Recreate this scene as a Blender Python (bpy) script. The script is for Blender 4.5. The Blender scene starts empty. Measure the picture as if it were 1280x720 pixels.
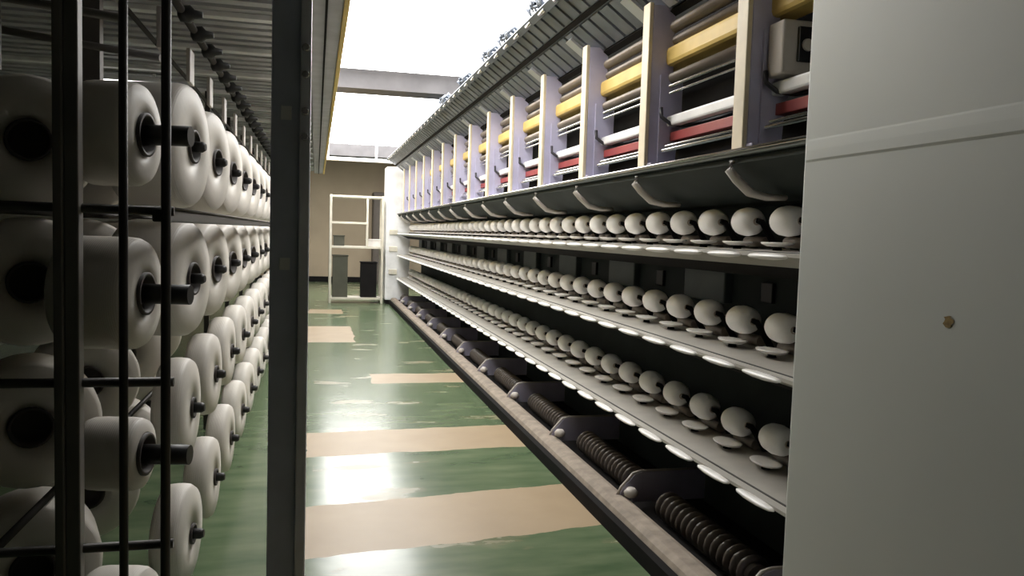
import bpy, bmesh, math, random
from mathutils import Vector, Matrix
random.seed(7)
C = bpy.context.scene.collection
PI = math.pi

# ------------------------------------------------------------------ materials
def mat(name, col, rough=.5, metal=0., var=.12, scale=6., bump=0., spec=.5):
    m = bpy.data.materials.new(name); m.use_nodes = True
    nt = m.node_tree; b = nt.nodes['Principled BSDF']
    tc = nt.nodes.new('ShaderNodeTexCoord')
    n = nt.nodes.new('ShaderNodeTexNoise'); n.inputs['Scale'].default_value = scale; n.inputs['Detail'].default_value = 4
    nt.links.new(tc.outputs['Object'], n.inputs['Vector'])
    r = nt.nodes.new('ShaderNodeValToRGB')
    r.color_ramp.elements[0].position = .3; r.color_ramp.elements[1].position = .7
    r.color_ramp.elements[0].color = (*[c*(1-var) for c in col], 1)
    r.color_ramp.elements[1].color = (*[min(1, c*(1+var)) for c in col], 1)
    nt.links.new(n.outputs['Fac'], r.inputs['Fac']); nt.links.new(r.outputs['Color'], b.inputs['Base Color'])
    b.inputs['Roughness'].default_value = rough; b.inputs['Metallic'].default_value = metal
    b.inputs['Specular IOR Level'].default_value = spec
    if bump:
        bp = nt.nodes.new('ShaderNodeBump'); bp.inputs['Strength'].default_value = bump; bp.inputs['Distance'].default_value = .01
        nt.links.new(n.outputs['Fac'], bp.inputs['Height']); nt.links.new(bp.outputs['Normal'], b.inputs['Normal'])
    return m

def emit(name, col, s):
    m = bpy.data.materials.new(name); m.use_nodes = True; nt = m.node_tree
    nt.nodes.remove(nt.nodes['Principled BSDF'])
    e = nt.nodes.new('ShaderNodeEmission'); e.inputs['Color'].default_value = (*col, 1); e.inputs['Strength'].default_value = s
    nt.links.new(e.outputs[0], nt.nodes['Material Output'].inputs['Surface'])
    return m

def yarn_mat(name, col):
    m = mat(name, col, .55, 0, .05, 9)
    nt = m.node_tree; b = nt.nodes['Principled BSDF']
    tc = nt.nodes.new('ShaderNodeTexCoord'); w = nt.nodes.new('ShaderNodeTexWave')
    w.inputs['Scale'].default_value = 60; w.inputs['Distortion'].default_value = 1.5; w.bands_direction = 'X'
    nt.links.new(tc.outputs['Object'], w.inputs['Vector'])
    bp = nt.nodes.new('ShaderNodeBump'); bp.inputs['Strength'].default_value = .15; bp.inputs['Distance'].default_value = .002
    nt.links.new(w.outputs['Fac'], bp.inputs['Height']); nt.links.new(bp.outputs['Normal'], b.inputs['Normal'])
    return m

def floor_mat():
    m = bpy.data.materials.new('painted floor'); m.use_nodes = True
    nt = m.node_tree; N = nt.nodes; L = nt.links; b = N['Principled BSDF']
    tc = N.new('ShaderNodeTexCoord'); sep = N.new('ShaderNodeSeparateXYZ'); L.new(tc.outputs['Object'], sep.inputs[0])
    def noise(sc, det=5, vec=(1,1,1)):
        mp = N.new('ShaderNodeMapping'); mp.inputs['Scale'].default_value = vec; L.new(tc.outputs['Object'], mp.inputs['Vector'])
        n = N.new('ShaderNodeTexNoise'); n.inputs['Scale'].default_value = sc; n.inputs['Detail'].default_value = det
        L.new(mp.outputs[0], n.inputs['Vector']); return n.outputs['Fac']
    def M(op, a, b_=None, c=None):
        n = N.new('ShaderNodeMath'); n.operation = op
        for i, v in enumerate((a, b_, c)):
            if v is None: continue
            if isinstance(v, (int, float)): n.inputs[i].default_value = v
            else: L.new(v, n.inputs[i])
        return n.outputs[0]
    wob = M('MULTIPLY', M('SUBTRACT', noise(3.2), .5), .10)
    x = M('ADD', sep.outputs['X'], wob); y = M('ADD', sep.outputs['Y'], wob)
    def rect(x0, x1, y0, y1, sk=0.):
        yy = M('ADD', y, M('MULTIPLY', sep.outputs['X'], -sk)) if sk else y
        a = M('COMPARE', x, (x0+x1)/2, (x1-x0)/2); c = M('COMPARE', yy, (y0+y1)/2, (y1-y0)/2)
        return M('MULTIPLY', a, c)
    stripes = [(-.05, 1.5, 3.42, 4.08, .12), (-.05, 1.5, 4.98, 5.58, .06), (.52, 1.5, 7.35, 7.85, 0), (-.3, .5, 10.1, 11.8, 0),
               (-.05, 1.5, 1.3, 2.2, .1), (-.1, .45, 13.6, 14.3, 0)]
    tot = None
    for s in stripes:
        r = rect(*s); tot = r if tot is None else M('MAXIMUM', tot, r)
    # worn patches of paint
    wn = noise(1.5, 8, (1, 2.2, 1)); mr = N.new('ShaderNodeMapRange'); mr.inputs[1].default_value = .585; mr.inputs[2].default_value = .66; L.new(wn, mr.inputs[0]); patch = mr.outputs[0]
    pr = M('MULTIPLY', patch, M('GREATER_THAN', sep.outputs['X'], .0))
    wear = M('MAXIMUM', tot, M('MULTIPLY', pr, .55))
    g = N.new('ShaderNodeValToRGB')
    g.color_ramp.elements[0].position = .25; g.color_ramp.elements[1].position = .75
    g.color_ramp.elements[0].color = (.06, .105, .05, 1); g.color_ramp.elements[1].color = (.16, .20, .115, 1)
    L.new(noise(2.3, 6, (1, 3, 1)), g.inputs['Fac'])
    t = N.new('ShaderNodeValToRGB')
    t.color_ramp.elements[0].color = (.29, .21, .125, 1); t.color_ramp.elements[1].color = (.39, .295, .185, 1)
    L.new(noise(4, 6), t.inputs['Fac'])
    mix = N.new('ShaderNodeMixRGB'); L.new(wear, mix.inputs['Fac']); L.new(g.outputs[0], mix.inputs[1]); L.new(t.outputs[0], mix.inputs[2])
    L.new(mix.outputs[0], b.inputs['Base Color'])
    ro = M('ADD', M('MULTIPLY', wear, .24), .21); L.new(ro, b.inputs['Roughness'])
    bp = N.new('ShaderNodeBump'); bp.inputs['Strength'].default_value = .12; bp.inputs['Distance'].default_value = .02
    L.new(noise(2.0, 3), bp.inputs['Height']); L.new(bp.outputs['Normal'], b.inputs['Normal'])
    return m

M_ = dict(
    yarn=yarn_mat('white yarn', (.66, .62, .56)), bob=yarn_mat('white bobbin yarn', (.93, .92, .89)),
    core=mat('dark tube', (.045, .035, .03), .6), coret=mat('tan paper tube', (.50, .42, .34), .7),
    black=mat('black rubber', (.015, .014, .014), .5), rod=mat('dark steel rod', (.045, .040, .036), .45, .3),
    rodl=mat('worn grey steel', (.17, .155, .14), .5, .2), post=mat('blue grey paint', (.55, .58, .70), .5),
    postl=mat('pale flange paint', (.80, .80, .86), .4), plat=mat('grey corrugated underside', (.46, .46, .48), .5, .1),
    joist=mat('pale joist', (.85, .85, .86), .5), yellow=mat('yellow paint', (.72, .50, .12), .5),
    cream=mat('cream paint', (.72, .63, .46), .5), laven=mat('lavender grey paint', (.52, .50, .66), .45),
    panel=mat('grey cabinet enamel', (.55, .57, .54), .55, .1, .04, 1.3), white=mat('white enamel', (.80, .80, .80), .4),
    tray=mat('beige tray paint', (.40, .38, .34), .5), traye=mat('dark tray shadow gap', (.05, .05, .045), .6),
    tab=mat('white plastic tab', (.82, .80, .77), .35), back=mat('dark green grey panel', (.028, .036, .033), .7, spec=.2),
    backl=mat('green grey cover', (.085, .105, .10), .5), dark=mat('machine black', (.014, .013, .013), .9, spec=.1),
    rail=mat('tan worn rail', (.26, .215, .17), .8, 0, .25, 14), fin=mat('purple grey plate', (.40, .38, .48), .42, .1),
    coil=mat('ribbed black conduit', (.13, .11, .095), .35), red=mat('red band', (.30, .05, .05), .5),
    ochre=mat('ochre band', (.66, .47, .14), .5), brown=mat('grey brown tube', (.25, .215, .185), .4, .3),
    chrome=mat('bright steel', (.75, .74, .72), .2, .9), canopy=mat('slate heater plate', (.15, .17, .205), .4, .2, .3, 5), beam=mat('grey violet beam paint', (.42, .41, .46), .5), locker=mat('brown grey locker', (.11, .09, .075), .6),
    slatl=mat('light heater slat', (.50, .52, .55), .35, .3), wall=mat('tan wall', (.46, .37, .26), .8, 0, .12, .8),
    wallg=mat('grey wall', (.10, .095, .085), .8), ceil=mat('pale ceiling', (.26, .25, .24), .8), conc=mat('beam paint', (.12, .115, .12), .8),
    rack=mat('cream rack paint', (.66, .62, .52), .45), bin=mat('dark green bin', (.07, .07, .05), .7),
    rust=mat('rust spot', (.24, .16, .05), .8, 0, .3, 90), insul=mat('pale guide ceramic', (.48, .44, .40), .45),
    box=mat('white carton', (.75, .72, .68), .7), screen=mat('dark display', (.02, .02, .022), .25),
    hose=mat('dark hose', (.03, .028, .035), .5))
M_['sky'] = emit('bright skylight', (1, .985, .96), 11.0)
M_['tube'] = emit('lit tube', (1, .98, .93), 6.0)
FLOOR = floor_mat()

# ------------------------------------------------------------------ geometry helper
class MB:
    def __init__(s): s.bm = bmesh.new(); s.smooth = False
    def box(s, x0, x1, y0, y1, z0, z1, bev=0., M=None):
        g = bmesh.ops.create_cube(s.bm, size=1); vs = g['verts']
        for v in vs: v.co = Vector(((x0+x1)/2+v.co.x*(x1-x0), (y0+y1)/2+v.co.y*(y1-y0), (z0+z1)/2+v.co.z*(z1-z0)))
        if bev:
            es = list({e for v in vs for e in v.link_edges})
            r = bmesh.ops.bevel(s.bm, geom=es, offset=bev, segments=2, affect='EDGES', profile=.5); vs = list({v for f in r['faces'] for v in f.verts} | {v for v in vs if v.is_valid})
        if M is not None:
            for v in vs: v.co = M @ v.co
        return s
    def tube(s, pts, r, n=10, cap=True, hollow=None):
        pts = [Vector(p) for p in pts]; rings = []
        rr = r if isinstance(r, (list, tuple)) else [r]*len(pts)
        up = Vector((0, 0, 1))
        for i, p in enumerate(pts):
            d = (pts[min(i+1, len(pts)-1)]-pts[max(i-1, 0)]).normalized()
            a = d.cross(up)
            if a.length < .05: a = d.cross(Vector((0, 1, 0)))
            a.normalize(); b = d.cross(a)
            rings.append([s.bm.verts.new(p+(a*math.cos(t)+b*math.sin(t))*rr[i]) for t in [2*PI*k/n for k in range(n)]])
        for A, B in zip(rings, rings[1:]):
            for k in range(n):
                f = s.bm.faces.new((A[k], A[(k+1) % n], B[(k+1) % n], B[k])); f.smooth = True
        if cap:
            s.bm.faces.new(rings[0][::-1]); s.bm.faces.new(rings[-1])
        return s
    def lathe(s, prof, n=24, axis='X', M=None, closed=False):
        """profile of (along, radius) swept round the axis"""
        rings = []
        for a, r in prof:
            ring = []
            for k in range(n):
                t = 2*PI*k/n; u, w = r*math.cos(t), r*math.sin(t)
                co = Vector((a, u, w)) if axis == 'X' else Vector((u, a, w)) if axis == 'Y' else Vector((u, w, a))
                if M is not None: co = M @ co
                ring.append(s.bm.verts.new(co))
            rings.append(ring)
        pairs = list(zip(rings, rings[1:])) + ([(rings[-1], rings[0])] if closed else [])
        for A, B in pairs:
            for k in range(n):
                f = s.bm.faces.new((A[k], A[(k+1) % n], B[(k+1) % n], B[k])); f.smooth = True
        if not closed:
            s.bm.faces.new(rings[0][::-1]); s.bm.faces.new(rings[-1])
        return s
    def prism(s, poly, y0, y1):
        """polygon in X,Z swept along Y"""
        A = [s.bm.verts.new((x, y0, z)) for x, z in poly]; B = [s.bm.verts.new((x, y1, z)) for x, z in poly]
        n = len(poly)
        s.bm.faces.new(A); s.bm.faces.new(B[::-1])
        for k in range(n): s.bm.faces.new((A[k], B[k], B[(k+1) % n], A[(k+1) % n]))
        return s
    def mesh(s, name, m):
        bmesh.ops.recalc_face_normals(s.bm, faces=s.bm.faces)
        me = bpy.data.meshes.new(name); s.bm.to_mesh(me); s.bm.free(); me.materials.append(m); return me
    def build(s, name, m, parent=None, loc=(0, 0, 0)):
        return put(name, s.mesh(name, m), parent, loc)

def put(name, me, parent=None, loc=(0, 0, 0), rot=(0, 0, 0)):
    o = bpy.data.objects.new(name, me); C.objects.link(o); o.location = loc; o.rotation_euler = rot
    if parent is not None: o.parent = parent
    return o
def tag(o, label, cat, group=None):
    o['label'] = label; o['category'] = cat
    if group: o['group'] = group
    return o
def thing(name, label, cat, loc=(0, 0, 0), rz=0., group=None):
    o = bpy.data.objects.new(name, None); C.objects.link(o); o.location = loc; o.rotation_euler.z = rz
    o.empty_display_size = .1
    return tag(o, label, cat, group)
def struct(o): o['kind'] = 'structure'; return o
def dup(root, loc, rot, label, group):
    r = root.copy(); C.objects.link(r); r.location = loc; r.rotation_euler = rot; r['label'] = label; r['group'] = group
    for ch in list(root.children):
        c = ch.copy(); C.objects.link(c); c.parent = r
        for g in list(ch.children):
            d = g.copy(); C.objects.link(d); d.parent = c
    return r
ONES = 'first second third fourth fifth sixth seventh eighth ninth tenth eleventh twelfth thirteenth fourteenth fifteenth sixteenth seventeenth eighteenth nineteenth'.split()
TENS = {20: 'twent', 30: 'thirt', 40: 'fort'}
def nth(k):
    if k <= 19: return ONES[k-1]
    t = TENS[k//10*10]
    return t+'ieth' if k % 10 == 0 else t+'y-'+ONES[k % 10-1]

# ------------------------------------------------------------------ setting
X0, X1, Y0, Y1, ZC = -3.4, 3.2, -2.2, 21.9, 3.3
struct(MB().box(X0, X1, Y0, Y1, -.1, 0).build('floor', FLOOR))
w = struct(MB().box(X0-.1, X1+.1, Y1, Y1+.12, -.1, 3.6).build('wall_back', M_['wall']))
struct(MB().box(X0-.1, X1+.1, Y1-.03, Y1, 0, .14).build('baseboard_back', M_['dark']))
struct(MB().box(X0-.12, X0, Y0, Y1, -.1, 3.6).build('wall_left', M_['wallg']))
struct(MB().box(X1, X1+.12, Y0, Y1, -.1, 3.6).build('wall_right', M_['wallg']))
struct(MB().box(X0-.1, X1+.1, Y0-.12, Y0, -.1, 3.6).build('wall_front', M_['wallg']))
struct(MB().box(X0-.1, X1+.1, Y0, Y1, ZC, ZC+.1).build('ceiling', M_['ceil']))
# luminous skylights between the roof beams; third panel added unseen to brighten the wall
for i, (a, b) in enumerate(((3.5, 9.25), (9.85, 17.3), (17.75, 19.3))):
    f = struct(MB().box(-.35, 2.3, a, b, ZC-.10, ZC-.04).build('window_%d' % (i+1), M_['sky']))
    q = MB()
    for (u0, u1, v0, v1) in ((-.45, -.35, a, b), (2.3, 2.4, a, b)): q.box(u0, u1, v0, v1, ZC-.13, ZC)
    struct(q.build('window_frame', M_['conc'], f))
struct(MB().box(X0, X1, 9.45, 9.85, ZC-.28, ZC).build('trim_1', M_['conc']))
struct(MB().box(X0, X1, 17.3, 17.7, ZC-.35, ZC).build('trim_2', M_['conc']))

# ------------------------------------------------------------------ texturing machine on the right
YA, YB = 2.12, 15.4
FR = [2.76+.92*k for k in range(14)]
mach = thing('yarn_texturing_machine', 'long dark texturing machine with three bobbin trays along the right of the aisle', 'machine', (1.7, 8.7, 0))
mach_loc = Vector((1.7, 8.7, 0))
def mp(mb, name, m, parent=mach):
    bmesh.ops.translate(mb.bm, verts=mb.bm.verts, vec=-mach_loc); return mb.build(name, m, parent)
mp(MB().prism([(1.375, 0), (1.372, .075), (1.40, .085), (1.42, .05), (2.0, .05), (2.0, 0)], YA, YB), 'kick_plate', M_['dark'])
mp(MB().prism([(1.402, .084), (1.412, .105), (1.44, .122), (1.49, .125), (1.52, .112), (1.53, .055), (1.425, .055)], YA, YB), 'base_rail', M_['rail'])
mp(MB().box(1.98, 2.06, YA, YB, .05, 2.5), 'back_panel', M_['back'])
# ribbed conduits lying in the trough, one per section
rib = MB()
for k in range(15):
    y = -.378+k*.054
    rib.lathe([(y-.012, .045), (y-.009, .066), (y, .072), (y+.009, .066), (y+.012, .045)], 16, 'Y')
rib.lathe([(-.42, .045), (.42, .045)], 14, 'Y')
rib_me = rib.mesh('ribbed_conduit', M_['coil'])
fin = MB().prism([(1.485, .085), (1.50, .12), (1.565, .19), (1.60, .2), (1.95, .2), (1.95, .05), (1.56, .05), (1.545, .09)], -.012, .012)
fin_me = fin.mesh('divider_plate', M_['fin'])
edge_me = MB().tube([(1.478, 0, .085), (1.495, 0, .122), (1.56, 0, .193), (1.60, 0, .203), (1.95, 0, .203)], .0075, 8).mesh('plate_edge', M_['insul'])
cup_me = MB().lathe([(.0, .012), (.012, .032), (.03, .036), (.05, .02)], 14, 'Z').mesh('guide_cup', M_['insul'])
for k in range(11):
    y = 2.48+1.19*k
    f = put('divider_plate', fin_me, mach, (-mach_loc.x, y-mach_loc.y, .035))
    put('plate_edge', edge_me, f); put('guide_cup', cup_me, f, (1.53, -.05, .085))
    if y+.6 < YB: put('ribbed_conduit', rib_me, mach, (1.66-mach_loc.x, y+.6-mach_loc.y, .125))

PITCH = .3
NPOS = 43
YS = [2.42+PITCH*k for k in range(NPOS)]
TIERS = (('top', 1.365), ('middle', .955), ('bottom', .52))
tab = MB()
tab.lathe([(-.12, .004), (-.10, .015), (-.04, .023), (.04, .023), (.10, .015), (.12, .004)], 12, 'Y')
for v in tab.bm.verts: v.co.z *= .5
tab_me = tab.mesh('edge_tab', M_['tab'])
for nm, z in TIERS:
    t = mp(MB().prism([(1.50, z-.012), (1.50, z), (1.97, z+.012), (1.97, z-.05), (1.60, z-.05)], YA, YB), 'tray', M_['tray'])
    mp(MB().box(1.535, 1.543, YA, YB, z, z+.004), 'tray_groove', M_['traye'], t)  # narrow dark strip for the groove along the tray front
    mp(MB().prism([(1.515, z-.014), (1.93, z-.052), (1.93, z-.11), (1.72, z-.10)], YA, YB), 'tray_underside', M_['dark'], t)  # black wedge added below the tray, standing in for the shadow there
    for y in YS: put('edge_tab', tab_me, t, Vector((1.492, y+.02, z-.012))-mach_loc)
# cover boxes and dark inspection windows between the trays
cov_me = MB().box(0, .05, -.22, .22, -.09, .09, .008).mesh('cover_plate', M_['backl'])
win_me = MB().box(0, .02, -.045, .045, -.045, .045, .004).mesh('inspection_window', M_['black'])
for k in range(11):
    y = 3.2+1.15*k
    put('cover_plate', cov_me, mach, Vector((1.935, y+.55, 1.185))-mach_loc)
    put('inspection_window', win_me, mach, Vector((1.962, y, 1.175))-mach_loc)
# shelf under the heater frames, sloping soffit, brackets
sh = mp(MB().box(1.50, 2.0, YA, YB, 1.715, 1.74, .003), 'shelf', M_['backl'])
mp(MB().tube([(1.497, YA, 1.735), (1.497, YB, 1.735)], .007, 8), 'shelf_edge', M_['chrome'], sh)
mp(MB().prism([(1.52, 1.712), (1.52, 1.69), (1.80, 1.565), (1.98, 1.565), (1.98, 1.712)], YA, YB), 'soffit', M_['back'])
br = MB(); br.tube([(1.51, 0, 1.70), (1.50, 0, 1.665), (1.535, 0, 1.63), (1.59, 0, 1.585), (1.66, 0, 1.572), (1.74, 0, 1.572)], [.01, .014, .016, .016, .014, .011], 8)
for v in br.bm.verts: v.co.y *= 1.8
br_me = br.mesh('bracket', M_['insul'])
for y in FR: put('bracket', br_me, mach, Vector((0, y-.02, 0))-mach_loc)
# heater frames
col_me = MB().box(1.555, 1.67, -.04, .04, 1.74, 2.52, .004).mesh('frame_column', M_['laven'])
cap_me = MB().box(1.535, 1.555, -.04, .04, 1.74, 2.53, .004).mesh('column_face', M_['cream'])  # aisle side of the lavender column, warm skylight put into its colour
gus_me = MB().prism([(1.60, 1.76), (1.69, 1.76), (1.70, 1.93), (1.715, 1.95), (1.715, 2.17), (1.70, 2.19), (1.60, 2.19)], -.052, -.0405).mesh('gusset_plate', M_['laven'])
foot_me = MB().box(1.55, 1.70, -.085, .02, 1.74, 1.765, .004).mesh('column_foot', M_['fin'])
hose_me = MB().tube([(1.60, -.07, 2.03), (1.60, -.078, 1.985), (1.64, -.09, 1.955), (1.70, -.12, 1.945), (1.74, -.25, 1.95), (1.75, -.5, 1.955)], .0095, 8).mesh('cable', M_['hose'])
for y in FR:
    c = put('frame_column', col_me, mach, Vector((0, y, 0))-mach_loc)
    for n_, me in (('column_face', cap_me), ('gusset_plate', gus_me), ('column_foot', foot_me), ('cable', hose_me)): put(n_, me, c)
# lengthwise members behind the columns
def band(name, m, x0, x1, z0, z1, bev=.003, ya=YA): return mp(MB().box(x0, x1, ya, YB, z0, z1, bev), name, m)
def pipe(name, m, x, z, r, ya=YA): return mp(MB().tube([(x, ya, z), (x, YB, z)], r, 12), name, m)
pipe('steel_pipe', M_['brown'], 1.67, 2.425, .028)
pipe('steel_pipe', M_['brown'], 1.68, 2.36, .024)
band('yellow_duct', M_['ochre'], 1.63, 1.75, 2.235, 2.325, .02)
pipe('steel_pipe', M_['brown'], 1.665, 2.178, .026, 2.76)
pipe('bright_rod', M_['chrome'], 1.65, 2.138, .007, 2.76)
pipe('bright_rod', M_['chrome'], 1.65, 2.105, .005, 2.76)
band('black_panel', M_['dark'], 1.74, 1.78, 1.99, 2.11, .003, 2.76)
band('white_rail', M_['white'], 1.64, 1.69, 1.945, 1.995, .01)
band('red_band', M_['red'], 1.66, 1.70, 1.875, 1.918)
pipe('bright_rod', M_['chrome'], 1.64, 1.85, .006)
pipe('bright_rod', M_['chrome'], 1.625, 1.828, .008)
band('black_panel', M_['dark'], 1.74, 1.78, 1.745, 1.93)
band('black_panel', M_['dark'], 1.78, 1.82, 2.1, 2.5)
# sloping heater plates that overhang the aisle
def sl(t, off=0.):                                   # from the frame top (0) out to the free edge (1)
    a = Vector((1.68, 0, 2.49)); b = Vector((1.30, 0, 2.76)); n = Vector((-.579, 0, -.815))
    p = a+(b-a)*t+n*off; return (p.x, p.z)
hp = mp(MB().prism([sl(0), sl(1), sl(1, -.03), sl(0, -.03)], YA-.6, YB), 'heater_panel', M_['canopy'])
rail_b = MB().prism([sl(.93, .0), sl(.93, .03), sl(1.03, .03), sl(1.03, 0)], YA-.6, YB); mp(rail_b, 'heater_edge_rail', M_['canopy'])
mp(MB().prism([sl(.0, .0), sl(.0, .02), sl(.08, .02), sl(.08, 0)], YA-.6, YB), 'heater_edge_rail', M_['dark'])
mp(MB().prism([sl(.56, .0), sl(.56, .016), sl(.62, .016), sl(.62, 0)], YA-.6, YB), 'heater_edge_rail', M_['dark'])
slm = MB()
y = YA-.5
while y < YB-.1:
    slm.prism([sl(.10), sl(.10, .014), sl(.53, .014), sl(.53)], y, y+.12)
    slm.prism([sl(.64), sl(.64, .012), sl(.92, .012), sl(.92)], y+.02, y+.13)
    y += .153
mp(slm, 'heater_plate_rows', M_['canopy'], hp)
ls_me = MB().prism([sl(.08, .014), sl(.08, .03), sl(.47, .03), sl(.47, .014)], -.05, .05).mesh('light_slat', M_['slatl'])
ls2_me = MB().prism([sl(.12, .014), sl(.12, .026), sl(.5, .026), sl(.5, .014)], -.045, .045).mesh('light_slat', M_['slatl'])
for y in FR: put('light_slat', ls_me, hp, Vector((0, y+.18-.0, 0))-mach_loc)
for y in (2.30, 2.45, 2.60, 3.26, 3.41, 3.56): put('light_slat', ls2_me, hp, Vector((0, y, 0))-mach_loc)
clip_me = MB().tube([(*sl(.98, .03)[:1], -.05, sl(.98, .03)[1]), (*sl(.98, .035)[:1], .05, sl(.98, .035)[1])], .011, 8).mesh('clip', M_['chrome'])
for k in range(43): put('clip', clip_me, hp, Vector((0, 1.9+.31*k, 0))-mach_loc)
lump = MB()
for a in range(7):
    x_, z_ = sl(1.0, .0)
    lump.tube([(x_+.02, (a-3)*.045, z_-.01), (x_-.02, (a-3)*.045+random.uniform(-.03, .03), z_+random.uniform(.03, .09)), (x_+.03, (a-3)*.05, z_+random.uniform(.05, .12)), (x_+.12, (a-3)*.045, z_+.02)], .017, 7)
lump_me = lump.mesh('cable_loop', M_['canopy'])
for y in (3.75, 4.35, 4.85, 5.7, 6.3, 7.4, 8.6): put('cable_loop', lump_me, hp, Vector((0, y, 0))-mach_loc)
# dial box beside the first column
db = mp(MB().box(1.61, 1.82, 2.60, 2.70, 2.005, 2.20, .008), 'instrument_box', M_['insul'])
mp(MB().box(1.665, 1.81, 2.585, 2.60, 2.05, 2.175, .004), 'display', M_['screen'], db)
g = MB()
for cx in (1.70, 1.755): g.lathe([(2.579, .019), (2.585, .023)], 18, 'Y', Matrix.Translation((cx, 0, 2.11)))
mp(g, 'dial', M_['insul'], db)

# ------------------------------------------------------------------ bobbins and their cradles
cr = thing('bobbin_cradle', 'x', 'cradle', (1.75, YS[0], 1.37))
sau = MB().lathe([(-.004, .02), (-.002, .05), (.006, .078), (.012, .084), (.014, .08), (.008, .05), (.005, .02)], 24, 'Z')
for v in sau.bm.verts: v.co.x *= .62
put('saucer', sau.mesh('saucer', M_['tab']), cr, (-.045, .0, .008))
put('stem', MB().lathe([(-.010, .018), (.006, .014)], 10, 'Z').mesh('stem', M_['dark']), cr, (-.045, 0, .001))
arm_me = MB().prism([(.07, -.004), (.10, -.004), (.035, .09), (.018, .112), (-.008, .118), (-.012, .10), (.01, .09)], -.006, .006).mesh('holder_arm', M_['dark'])
put('holder_arm', arm_me, cr, (0, -.086, 0)); put('holder_arm', arm_me, cr, (0, .086, 0))
rl = MB().lathe([(-.075, .022), (.075, .022)], 14, 'Y'); put('drive_roller', rl.mesh('drive_roller', M_['brown']), cr, (.045, 0, .018+.004))
bb = thing('yarn_bobbin', 'x', 'bobbin', (1.75, YS[0], 1.46))
put('yarn_winding', MB().lathe([(-.072, .0155), (-.07, .032), (-.062, .046), (-.04, .0555), (0, .060), (.04, .0555), (.062, .046), (.07, .032), (.072, .0155)], 24, 'Y').mesh('yarn_winding', M_['bob']), bb)
put('tube_core', MB().lathe([(-.075, .015), (-.075, .009), (.075, .009), (.075, .015)], 16, 'Y', None, True).mesh('tube_core', M_['coret']), bb)
first = True
for nm, z in TIERS:
    for k, y in enumerate(YS):
        if k < 22: where = '%s from the near end' % nth(k+1)
        else: where = '%s from the far end' % nth(NPOS-k)
        lb = 'white yarn bobbin on the %s tray, %s' % (nm, where)
        lc = 'white saucer cradle under a bobbin on the %s tray, %s' % (nm, where)
        zz = z+.015
        if first:
            cr.location = (1.75, y, zz); bb.location = (1.75, y, zz+.104); first = False
            cr['label'] = lc; bb['label'] = lb; cr['group'] = 'bobbin cradles on the %s tray' % nm; bb['group'] = 'bobbins on the %s tray' % nm
        else:
            dup(cr, (1.75, y, zz), (0, 0, 0), lc, 'bobbin cradles on the %s tray' % nm)
            dup(bb, (1.75, y, zz+.104), (0, random.uniform(0, 6), random.uniform(-.06, .06)), lb, 'bobbins on the %s tray' % nm)

# ------------------------------------------------------------------ cabinets at both ends
cab = thing('control_cabinet', 'tall plain grey metal cabinet filling the right edge, rust spot on its side', 'cabinet', (1.9, .95, 0))
def cp(mb, name, m, par, loc):
    bmesh.ops.translate(mb.bm, verts=mb.bm.verts, vec=-Vector(loc)); return mb.build(name, m, par)
cl = (1.9, .95, 0)
cp(MB().box(1.38, 2.4, -.2, 2.09, .06, 2.45, .012), 'body', M_['panel'], cab, cl)
cp(MB().box(1.42, 2.38, -.17, 2.06, 0, .06), 'plinth', M_['dark'], cab, cl)
cp(MB().prism([(1.382, 1.72), (1.3795, 1.695), (1.3782, 1.668), (1.3778, 1.642), (1.382, 1.628)], -.18, 2.075), 'pressed_bead', M_['panel'], cab, cl)  # low ridge added to the plain side to shape a soft highlight band
rs = MB(); rs.lathe([(0, .014), (.0012, .012)], 16, 'X', Matrix.Translation((1.3788, 1.5, 1.235)))
for v in rs.bm.verts: v.co.y += .004*math.sin(v.co.z*900)
cp(rs, 'rust_spot', M_['rust'], cab, cl)
ec = thing('end_cabinet', 'tall white end cabinet closing the far end of the machine beside the rack', 'cabinet', (1.52, 15.7, 0))
el = (1.52, 15.7, 0)
cp(MB().box(1.30, 1.76, 15.45, 16.0, .08, 2.62, .01), 'body', M_['white'], ec, el)
cp(MB().box(1.32, 1.74, 15.47, 15.98, 0, .08), 'plinth', M_['dark'], ec, el)
for z in (1.38, 1.06, .62):
    cp(MB().box(1.36, 1.52, 15.42, 15.45, z-.05, z+.05, .01), 'bracket', M_['rack'], ec, el)

# pale cross beam with tube light at the far end
xb = thing('cross_beam_light', 'long white light beam crossing the aisle above the far rack', 'light beam', (.95, 15.6, 2.72))
xl = (.95, 15.6, 2.72)
cp(MB().box(-.05, 1.95, 15.55, 15.65, 2.70, 2.76, .008), 'housing', M_['white'], xb, xl)
cp(MB().tube([(0, 15.53, 2.745), (1.9, 15.53, 2.745)], .016, 10), 'lit_tube', M_['tube'], xb, xl)
for x in (.2, 1.1, 1.7): cp(MB().box(x-.02, x+.02, 15.58, 15.62, 2.76, ZC), 'hanger', M_['white'], xb, xl)

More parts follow.
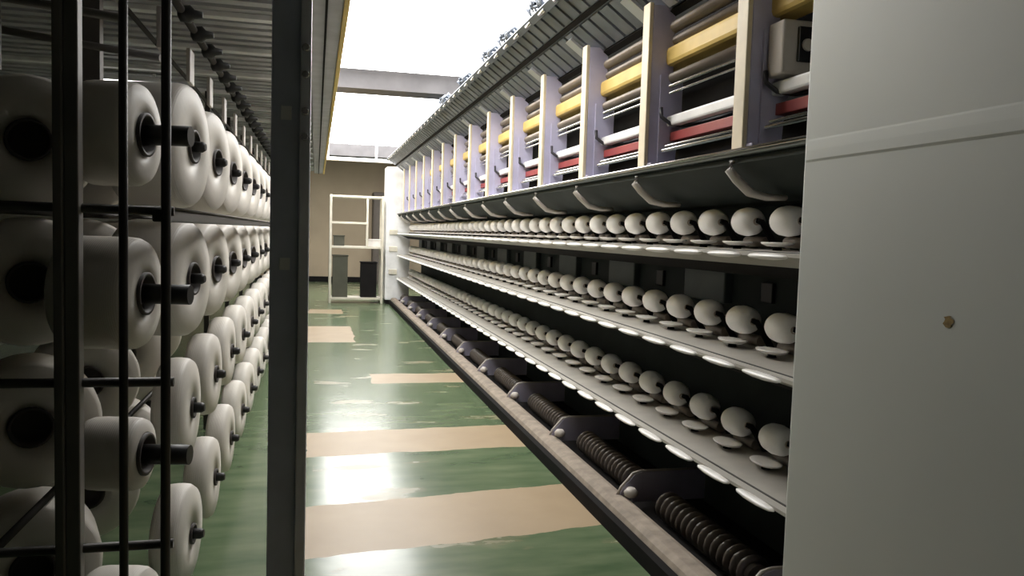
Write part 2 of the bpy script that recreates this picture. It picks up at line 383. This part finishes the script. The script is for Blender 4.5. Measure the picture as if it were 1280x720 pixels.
# ------------------------------------------------------------------ far rack and what stands on it
rk = thing('storage_rack', 'cream metal rack with open shelves standing at the far end of the aisle', 'rack', (.75, 15.75, 0))
rkl = (.75, 15.75, 0)
for x in (.27, 1.24):
    for y in (15.52, 15.98): cp(MB().box(x-.022, x+.022, y-.022, y+.022, 0, 2.06, .004), 'post', M_['rack'], rk, rkl)
for z, xe in ((2.03, 1.24), (1.53, .95), (1.07, 1.24), (.09, 1.24)):
    cp(MB().box(.27, xe, 15.5, 16.0, z-.02, z+.02, .004), 'shelf', M_['rack'], rk, rkl)
cp(MB().box(.93, .97, 15.51, 15.55, 1.09, 2.02, .004), 'post', M_['rack'], rk, rkl)
def crate(name, label, x, y, z, sx, sy, sz, m, cat):
    t = thing(name, label, cat, (x, y, z))
    q = MB(); q.box(-sx/2, sx/2, -sy/2, sy/2, 0, .02); q.box(-sx/2, -sx/2+.015, -sy/2, sy/2, .02, sz); q.box(sx/2-.015, sx/2, -sy/2, sy/2, .02, sz)
    q.box(-sx/2+.015, sx/2-.015, -sy/2, -sy/2+.015, .02, sz); q.box(-sx/2+.015, sx/2-.015, sy/2-.015, sy/2, .02, sz); q.build('body', m, t)
    MB().box(-sx/2-.012, sx/2+.012, -sy/2-.012, sy/2+.012, sz, sz+.02, .004).build('lid', m, t)
crate('storage_crate', 'small dark crate standing at the left on the rack shelf at mid height', .43, 15.75, 1.092, .2, .25, .18, M_['bin'], 'crate')
crate('carton', 'white carton on the rack shelf at mid height beside the white cabinet', 1.08, 15.75, 1.092, .26, .3, .12, M_['box'], 'carton')
crate('storage_bin', 'tall dark bin standing low inside the rack behind its left post', .46, 15.76, .112, .28, .34, .78, M_['bin'], 'bin')
crate('storage_bin', 'lower dark bin standing low inside the rack near the white cabinet', 1.0, 15.76, .112, .3, .34, .66, M_['dark'], 'bin')
dp = thing('dark_locker', 'dark tall locker against the tan wall behind the rack', 'locker', (1.75, 21.45, 0))
MB().box(-.3, .45, -.25, .35, 0, 2.4, .01).build('body', M_['locker'], dp)
MB().box(-.27, .42, -.27, -.25, .06, 2.34, .004).build('door', M_['locker'], dp)

# ------------------------------------------------------------------ platform over the creel, its post
pf = thing('overhead_platform', 'grey slatted platform overhead on the left with yellow edge strip', 'platform', (-1.5, 8, 2.5))
pl = (-1.5, 8, 2.5)
mb = MB(); mb.box(X0+.02, -.05, Y0+.05, 16.5, 2.56, 2.6)  # near end stretched out of view to block light on the first packages
cp(mb, 'deck', M_['plat'], pf, pl)
mb = MB(); y = 2.0
while y < 16.3:
    mb.prism([(X0+.03, 2.53), (-.06, 2.53), (-.06, 2.558), (X0+.03, 2.558)], y, y+.085); y += .155
cp(mb, 'slat_rows', M_['plat'], pf, pl)
for k in range(13):
    yy = 4.55+.86*k; cp(MB().box(X0+.03, -.06, yy, yy+.07, 2.50, 2.53, .004), 'joist', M_['joist'], pf, pl)
cp(MB().box(-.05, .118, 2.0, 16.5, 2.5, 2.74, .006), 'edge_beam', M_['beam'], pf, pl)
cp(MB().box(.118, .145, 2.0, 16.5, 2.485, 2.76, .003), 'edge_strip', M_['yellow'], pf, pl)
cp(MB().box(.03, .042, 2.0, 16.5, 2.488, 2.5), 'beam_groove', M_['dark'], pf, pl)
ps = thing('steel_post', 'dark blue grey steel post from floor to platform between creel and aisle', 'post', (-.07, 2.25, 0))
psl = (-.07, 2.25, 0)
cp(MB().box(-.118, -.045, 2.2, 2.31, .012, 2.482, .004), 'column', M_['post'], ps, psl)
cp(MB().box(-.045, -.018, 2.19, 2.32, .012, 2.482, .003), 'flange', M_['postl'], ps, psl)
cp(MB().box(-.16, .02, 2.16, 2.36, 0, .012, .003), 'base_plate', M_['post'], ps, psl)
for z in (1.87, 1.80, 1.705, 1.64):
    cp(MB().lathe([(2.178, .009), (2.19, .011)], 8, 'Y', Matrix.Translation((-.032, 0, z))), 'bolt', M_['chrome'], ps, psl)
for z, h in ((1.70, .018), (1.305, .016)):
    cp(MB().box(-.093, -.066, 2.197, 2.2, z-h, z+h, .001), 'sticker', M_['white'], ps, psl)

# ------------------------------------------------------------------ creel
CY = [2.22+.65*k for k in range(18)]
TZ = [1.66, 1.22, .78, .34]
ck = thing('yarn_creel', 'dark rod creel frame holding large white packages on the left of the aisle', 'creel', (-.6, 7.5, 0))
ckl = Vector((-.6, 7.5, 0))
def cq(mb, name, m, par=ck): return cp(mb, name, m, par, ckl)
YG = 1.98
for x, r, m in ((-.335, .011, 'rod'), (-.425, .010, 'rod'), (-1.05, .012, 'rod')):
    cq(MB().tube([(x, YG, 0), (x, YG, 2.3)], r, 10), 'end_rod', M_[m])
cq(MB().box(-.545, -.515, YG-.01, YG+.03, 0, 2.3, .003).box(-.565, -.545, YG-.02, YG+.0, 0, 2.3, .003), 'end_post', M_['rodl'])
for z in (1.43, 1.03, .64, .25):
    cq(MB().tube([(-1.5, YG+.02, z+.004), (-.32, YG+.02, z)], .011, 10), 'cross_rod', M_['rod'])
for z, x in ((2.2, -.5), ):
    cq(MB().tube([(x, YG, z), (x, 14.2, z)], .016, 10), 'top_rail', M_['rod'])
sr = cq(MB().box(-.365, -.33, YG, 14.2, 1.405, 1.435, .004), 'side_rail', M_['rod'])
cq(MB().tube([(-.328, YG, 1.437), (-.328, 14.2, 1.437)], .004, 6), 'rail_wire', M_['rodl'], sr)
for z in (.648, 1.4225, 2.2):
    cq(MB().tube([(-.70, YG, z), (-.70, 14.2, z)], .010, 8), 'spine_rail', M_['rod'])
knob = MB().lathe([(-.03, .012), (-.02, .03), (.015, .034), (.03, .018), (.06, .012)], 12, 'X').mesh('tension_knob', M_['black'])
plate = MB().box(-.008, .008, -.06, .06, -.14, .0, .003).mesh('tension_plate', M_['insul'])
for k in range(36):
    y = 2.3+.325*k
    put('tension_knob', knob, ck, Vector((-.485, y, 2.19))-ckl)
    if k % 2 == 0: put('tension_plate', plate, ck, Vector((-.53, y+.1, 2.14))-ckl)
sp_me = MB().box(-.016, .016, -.016, .016, 0, 2.3).mesh('spine_post', M_['rod'])
peg_me = MB().tube([(-.026, 0, 0), (.115, 0, 0)], .026, 14).mesh('peg', M_['black'])
stub_me = MB().tube([(-.026, 0, 0), (.03, 0, 0), (.04, 0, 0)], [.018, .018, .012], 12).mesh('peg', M_['black'])
YAW = -.20
for k, y in enumerate(CY):
    if k % 2 == 1 and k > 3: put('spine_post', sp_me, ck, Vector((-.72, y+.33, 0))-ckl)
for k in (0, 1):   # slanting braces above the top packages
    cq(MB().tube([(-1.3, 2.5+.5*k, 2.05), (-.5, 2.35+.5*k, 1.94)], .012, 8), 'brace', M_['rodl'])
cq(MB().box(-1.0, -.93, 2.7, 2.76, 1.85, 2.3), 'brace', M_['rodl']); cq(MB().box(-.80, -.74, 3.1, 3.15, 1.86, 2.3), 'brace', M_['rodl'])

def package(R, L, hole=.056):
    h = L/2
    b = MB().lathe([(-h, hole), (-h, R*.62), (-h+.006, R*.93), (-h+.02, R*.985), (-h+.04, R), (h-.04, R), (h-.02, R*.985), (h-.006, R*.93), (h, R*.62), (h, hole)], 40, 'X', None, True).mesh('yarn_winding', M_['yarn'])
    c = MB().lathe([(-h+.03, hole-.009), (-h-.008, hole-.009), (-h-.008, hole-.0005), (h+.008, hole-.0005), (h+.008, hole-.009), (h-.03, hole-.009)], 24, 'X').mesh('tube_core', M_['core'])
    return b, c
kinds = {}
def get_kind(R, L):
    key = (round(R, 3), round(L, 3)); hole = .036 if L < .12 else .056
    if key not in kinds:
        r = thing('yarn_package', 'x', 'yarn package'); b, c = package(R, L, hole)
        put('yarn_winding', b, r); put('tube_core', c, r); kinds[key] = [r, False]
    return kinds[key]
def place(R, L, loc, rot, label, group):
    e = get_kind(R, L)
    if not e[1]:
        r = e[0]; e[1] = True; r.location = loc; r.rotation_euler = rot; r['label'] = label; r['group'] = group
    else: dup(e[0], loc, rot, label, group)
ROWN = ('top', 'second', 'third', 'bottom')
for k, y in enumerate(CY):
    for t, z in enumerate(TZ):
        R = (.205, .195, .17, .17)[t]; L = .22; xf = -.40
        if t > 1: L = .10
        if k == 0: R = (.132, .145, .095, .15)[t]; xf = -.425; L = (.15, .19, .15, .15)[t]; z += (-.035, 0, .02, 0)[t]
        yaw = YAW*(1 if t < 2 or k == 0 else .5)+random.uniform(-.03, .03)
        ctr = Vector((xf, y, z))-Vector((math.cos(yaw), math.sin(yaw), 0))*(L/2)
        place(R, L, ctr, (random.uniform(0, 6), 0, yaw),
              'white yarn package facing the aisle, %s tier, %s column from the near end' % (ROWN[t], nth(k+1)), 'yarn packages facing the aisle')
        put('peg', peg_me if k == 0 else stub_me, ck, Vector((xf, y, z+.0))-ckl, (0, 0, yaw))
YI = -1.25
for k in range(4):
    y = 2.36+.66*k
    for t, z in enumerate((1.61, 1.235, .845, .45)):
        ctr = Vector((-.735-.03*k, y, z))-Vector((math.cos(YI), math.sin(YI), 0))*.115
        place(.175, .23, ctr, (random.uniform(0, 6), 0, YI),
              'white yarn package turned toward the creel\'s near end, %s tier, %s from the front' % (ROWN[t], nth(k+1)), 'yarn packages turned toward the creel end')

# tube lamp in the gloom behind the creel
lm = thing('tube_lamp', 'small lit tube lamp under the platform behind the creel packages', 'lamp', (-1.45, 6.6, 2.45))
MB().box(-.33, .33, -.03, .03, .012, .05, .004).build('housing', M_['white'], lm)
for hx in (-.25, .25): MB().box(hx-.01, hx+.01, -.01, .01, .048, .077).build('hanger', M_['white'], lm)
MB().tube([(-.3, 0, 0), (.3, 0, 0)], .014, 10).build('lit_tube', M_['tube'], lm)

# ------------------------------------------------------------------ camera, world, view
F, W, H = 1000.0, 1280, 720
cam = bpy.data.cameras.new('camera'); co = bpy.data.objects.new('camera', cam); C.objects.link(co)
cam.sensor_width = 36; cam.lens = 36*F/W; cam.clip_start = .02; cam.clip_end = 100
yaw, pitch, roll = math.radians(13.853), math.radians(3.804), math.radians(1.75)
f0 = Vector((math.sin(yaw)*math.cos(pitch), math.cos(yaw)*math.cos(pitch), -math.sin(pitch)))
r0 = Vector((math.cos(yaw), -math.sin(yaw), 0)); u0 = r0.cross(f0)
cr_, sr_ = math.cos(roll), math.sin(roll)
# the picture is turned clockwise by roll
rx = r0*cr_+u0*sr_; ux = u0*cr_-r0*sr_
co.matrix_world = Matrix(((rx.x, ux.x, -f0.x, 0), (rx.y, ux.y, -f0.y, 0), (rx.z, ux.z, -f0.z, 1.4), (0, 0, 0, 1)))
bpy.context.scene.camera = co
wd = bpy.data.worlds.new('world'); bpy.context.scene.world = wd; wd.use_nodes = True
wd.node_tree.nodes['Background'].inputs[0].default_value = (.8, .85, .9, 1); wd.node_tree.nodes['Background'].inputs[1].default_value = .1
vs = bpy.context.scene.view_settings
vs.view_transform = 'Standard'; vs.look = 'None'; vs.gamma = 1; vs.use_curve_mapping = False; vs.exposure = -.15
